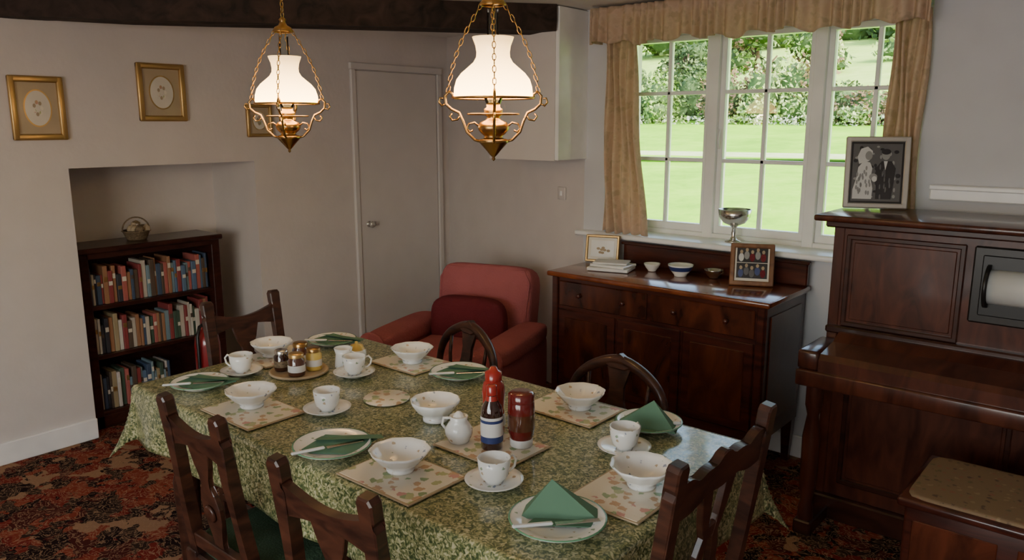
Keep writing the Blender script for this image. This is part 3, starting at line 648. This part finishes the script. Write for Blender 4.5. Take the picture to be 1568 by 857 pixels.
def c_bw(b,T,w,h):
    b.poly([(-w/2+.03,.03),(w/2-.03,.03),(w/2-.03,h-.03),(-w/2+.03,h-.03)],.001,grey,T@Matrix.Translation((0,-.002,0)))
    rr=random.Random(3)
    for k in range(70): disc(b,T,rr.uniform(-w*.34,w*.34),h*rr.uniform(.15,.86),rr.uniform(.004,.011),rr.uniform(.004,.010),rr.choice([pblk,grey,grey2]),-.0028,8)
    P=lambda pts,m,o: b.poly([(x*w,z*h) for x,z in pts],.001,m,T@Matrix.Translation((0,o,0)))
    P([(-.36,.13),(-.06,.13),(-.05,.28),(-.09,.42),(-.07,.56),(-.11,.64),(-.21,.66),(-.29,.57),(-.31,.42),(-.36,.26)],pwhite,-.0036)
    P([(.0,.13),(.24,.13),(.27,.35),(.29,.56),(.22,.66),(.07,.66),(.0,.58),(-.04,.42),(.0,.30)],pblk,-.0036)
    P([(.10,.66),(.16,.66),(.13,.53)],pwhite,-.0044)
    P([(-.28,.62),(-.31,.72),(-.26,.83),(-.16,.86),(-.08,.80),(-.08,.72),(-.13,.66)],pwhite,-.0040)
    disc(b,T,-.135*w,.735*h,.014,.019,grey2,-.0046); disc(b,T,.13*w,.745*h,.016,.021,grey2,-.0044); disc(b,T,.13*w,.79*h,.018,.012,pblk,-.0048); disc(b,T,-.05*w,.44*h,.016,.014,grey2,-.0048); disc(b,T,-.03*w,.41*h,.010,.012,pwhite,-.0050)
    for k in range(22): disc(b,T,w*rr.uniform(-.32,-.09),h*rr.uniform(.15,.58),.004,.010,grey2,-.0049,8)
    for k in range(12): disc(b,T,w*rr.uniform(.02,.24),h*rr.uniform(.15,.58),.003,.012,grey,-.0049,8)
def c_multi(b,T,w,h):
    rr=random.Random(5)
    for r_ in range(2):
        z=.035+r_*(h-.05)/2
        b.poly([(-w/2+.03,z),(w/2-.03,z),(w/2-.03,z+h*.36),(-w/2+.03,z+h*.36)],.001,pblk,T@Matrix.Translation((0,-.002,0)))
        for k in range(5): disc(b,T,-w*.25+w*.125*k,z+h*.12+.010*(k%2),.012,.020,rr.choice([M['cush'],grey2,grey,pwhite,M['blue']]),-.003); disc(b,T,-w*.25+w*.125*k,z+h*.25+.010*(k%2),.007,.009,M['cork'],-.0032)
def c_pale(b,T,w,h):
    b.poly([(-w/2+.03,.03),(w/2-.03,.03),(w/2-.03,h-.03),(-w/2+.03,h-.03)],.001,M['china_b'],T@Matrix.Translation((0,-.002,0)))
    for k in range(7): disc(b,T,random.uniform(-.04,.04),h*random.uniform(.35,.65),.010,.007,M['cork'],-.003)
content_fn={'bw':c_bw,'multi':c_multi,'pale':c_pale}
deskframe(.19,.15,(-2.37,3.57,SZ),18,10,M['gold'],'small_picture_frame','pale',.014)
deskframe(.20,.20,(-1.475,3.49,SZ),24,16,wood('frame_wood',(.12,.05,.02),(.3,.14,.06),(5,5,5),.35),'wooden_photo_frame','multi',.022)
b=MB()
b.box((0,0,.011),(.22,.15,.018),M['lab'],rot=(0,0,.1),bev=.003); b.box((.01,0,.028),(.20,.14,.014),M['china_b'],rot=(0,0,-.12),bev=.003); b.box((0,.005,.041),(.18,.12,.010),M['lab'],rot=(0,0,.2),bev=.003); b.done('stack_of_magazines',loc=(-2.21,3.42,SZ),rz=R(10))
def sbowl(x,y,r,mat,nm,band=None):
    b=MB(); b.lathe([(0,0),(r*.5,0),(r*.5,r*.1),(r*.8,r*.45),(r,r*.85),(r*1.02,r*.95),(r*.95,r*.9),(r*.7,r*.4),(0,r*.2)],mat,seg=32)
    if band: b.lathe([(r*.82,r*.46),(r*1.01,r*.82)],band,seg=32)
    b.done(nm,loc=(x,y,SZ+.001))
sbowl(-2.03,3.53,.042,M['china_b'],'small_china_dish'); sbowl(-1.85,3.50,.062,M['china_b'],'blue_white_bowl',M['blue']); sbowl(-1.70,3.56,.045,M['silver'],'silver_dish')
b=MB(); b.lathe([(0,0),(.042,0),(.044,.006),(.02,.014),(.010,.03),(.013,.05),(.009,.07),(.02,.085),(.055,.10),(.078,.13),(.084,.170),(.080,.170),(.072,.13),(.05,.106),(0,.095)],M['silver'],seg=36); b.done('silver_chalice',loc=(-1.715,3.80,1.0285))
# ---------------- piano
b=MB(); p=M['piano']; pd=M['piano_d']; X0,X1=-1.02,.45; YB=3.62; YF=3.20
b.bx(X0-.07,X1+.06,YF-.05,YB,1.25,1.275,p,.008,seg=2)
b.bx(X0-.03,X1+.03,YF-.02,YB-.01,1.225,1.252,pd,.006)
b.bx(X0,X0+.04,YF,YB,.0,1.23,p); b.bx(X1-.04,X1,YF,YB,.0,1.23,p)
b.bx(X0+.04,X1-.04,YF+.03,YB,.10,1.23,pd)
b.bx(X0+.03,X1-.03,YF+.005,YF+.03,.80,1.225,p)
def panel(a,c,z0,z1,y,mt=p):
    for q in ((a,c,z0,z0+.02),(a,c,z1-.02,z1)): b.bx(q[0],q[1],y-.010,y+.004,q[2],q[3],pd,.004)
    for q in ((a,a+.02),(c-.02,c)): b.bx(q[0],q[1],y-.0095,y+.004,z0,z1,pd,.004)
    b.bx(a+.03,c-.03,y-.004,y+.004,z0+.03,z1-.03,mt,.003)
panel(X0+.05,-.55,.83,1.20,YF+.005); panel(-.01,X1-.06,.83,1.20,YF+.005)
b.bx(-.525,-.05,YF-.008,YF+.01,.92,1.20,M['tinted'],.006); b.bx(-.495,-.08,YF-.012,YF-.004,.95,1.17,M['black'],.004)
b.tube([(-.465,YF-.014,1.06),(-.10,YF-.014,1.06)],.062,M['ivory'],24)
for x in (-.470,-.095): b.tube([(x-.006,YF-.014,1.06),(x+.006,YF-.014,1.06)],.078,M['black'],24)
b.bx(X0-.02,X1+.02,2.93,YF+.02,.635,.70,p,.008,seg=2)
b.bx(X0-.02,X0+.06,2.94,YF,.70,.775,p,.012,seg=2); b.bx(X1-.06,X1+.02,2.94,YF,.70,.775,p,.012,seg=2)
b.poly([(2.945,.70),(2.945,.745),(2.965,.765),(3.10,.785),(3.16,.81),(YF+.01,.815),(YF+.01,.70)],X1-X0-.12,p,TR((X0+X1)/2,0,0,R(90)))
b.bx(X0+.0,X1,YF-.025,YF+.01,.80,.83,pd,.006)
b.bx(X0+.04,X1-.04,YF+.0,YF+.03,.10,.64,p); panel(X0+.09,-.34,.16,.58,YF+.0); panel(-.28,X1-.09,.16,.58,YF)
b.bx(X0-.0,X1,YF-.03,YB,.0,.10,pd,.006)
for x in (X0,X1-.06):
    b.bx(x,x+.07,2.97,YF+.02,.0,.06,pd,.006)
    b.lathe([(.03,.0),(.03,.05),(.022,.08),(.032,.14),(.034,.35),(.022,.44),(.032,.48),(.032,.575)],p,c=(x+.035,3.01,.06),seg=20)
b.done('upright_piano')
deskframe(.25,.30,(-.965,3.51,1.2755),24,8,M['pewter'],'wedding_photo_frame','bw',.022)
# ---------------- piano stool
b=MB(); s_=M['mahog']
b.box((0,0,.27),(.56,.38,.42),s_,bev=.01,seg=2)
b.box((0,0,.485),(.60,.42,.03),s_,bev=.01,seg=2)
superbox(b,(0,0,.500),(.56,.38,.02),M['tapestry'],12,20)
for q in (-.14,.14): b.box((q,-.192,.27),(.23,.006,.32),M['flame'],bev=.004)
for sx in (-1,1):
    for sy in (-1,1): b.box((sx*.24,sy*.15,.035),(.05,.05,.07),s_,taper=.7)
b.done('piano_stool',loc=(-.24,2.69,0))
# ------------------------------------------------------------------ lights
w=bpy.data.worlds.new('sky'); scene.world=w; w.use_nodes=True; nt=w.node_tree
sk=N(nt,'ShaderNodeTexSky',sky_type='NISHITA',sun_disc=False); sk.sun_elevation=R(35); sk.sun_rotation=R(90); sk.air_density=1.5; sk.dust_density=3
nt.links.new(sk.outputs[0],nt.nodes['Background'].inputs[0]); nt.nodes['Background'].inputs[1].default_value=1.1
def light(name,typ,loc,rot,e,col,size=None,sy=None):
    l=bpy.data.lights.new(name,typ); l.energy=e; l.color=col
    if typ=='AREA': l.shape='RECTANGLE'; l.size=size; l.size_y=sy
    if typ=='SUN': l.angle=R(2)
    o=bpy.data.objects.new(name,l); o.location=loc; o.rotation_euler=rot; scene.collection.objects.link(o); return o
s=light('sun','SUN',(5,5,10),(0,0,0),9.5,(1,.94,.82)); s.rotation_euler=Vector((-.75,.12,-.60)).to_track_quat('-Z','Y').to_euler()
light('rear_area_fill','AREA',((RX0+RX1)/2,-2.16,1.4),(R(90),0,0),80,(1,.975,.955),2.6,1.35)  # area fill added behind the camera, outside the rear opening, to brighten the room
# ------------------------------------------------------------------ camera
cd=bpy.data.cameras.new('camera'); cd.sensor_width=36; cd.lens=27.55; cd.clip_start=.05; cd.clip_end=500
co=bpy.data.objects.new('camera',cd); co.location=(0,0,1.63); co.rotation_euler=(R(90-11.31),0,R(40.2)); scene.collection.objects.link(co); scene.camera=co
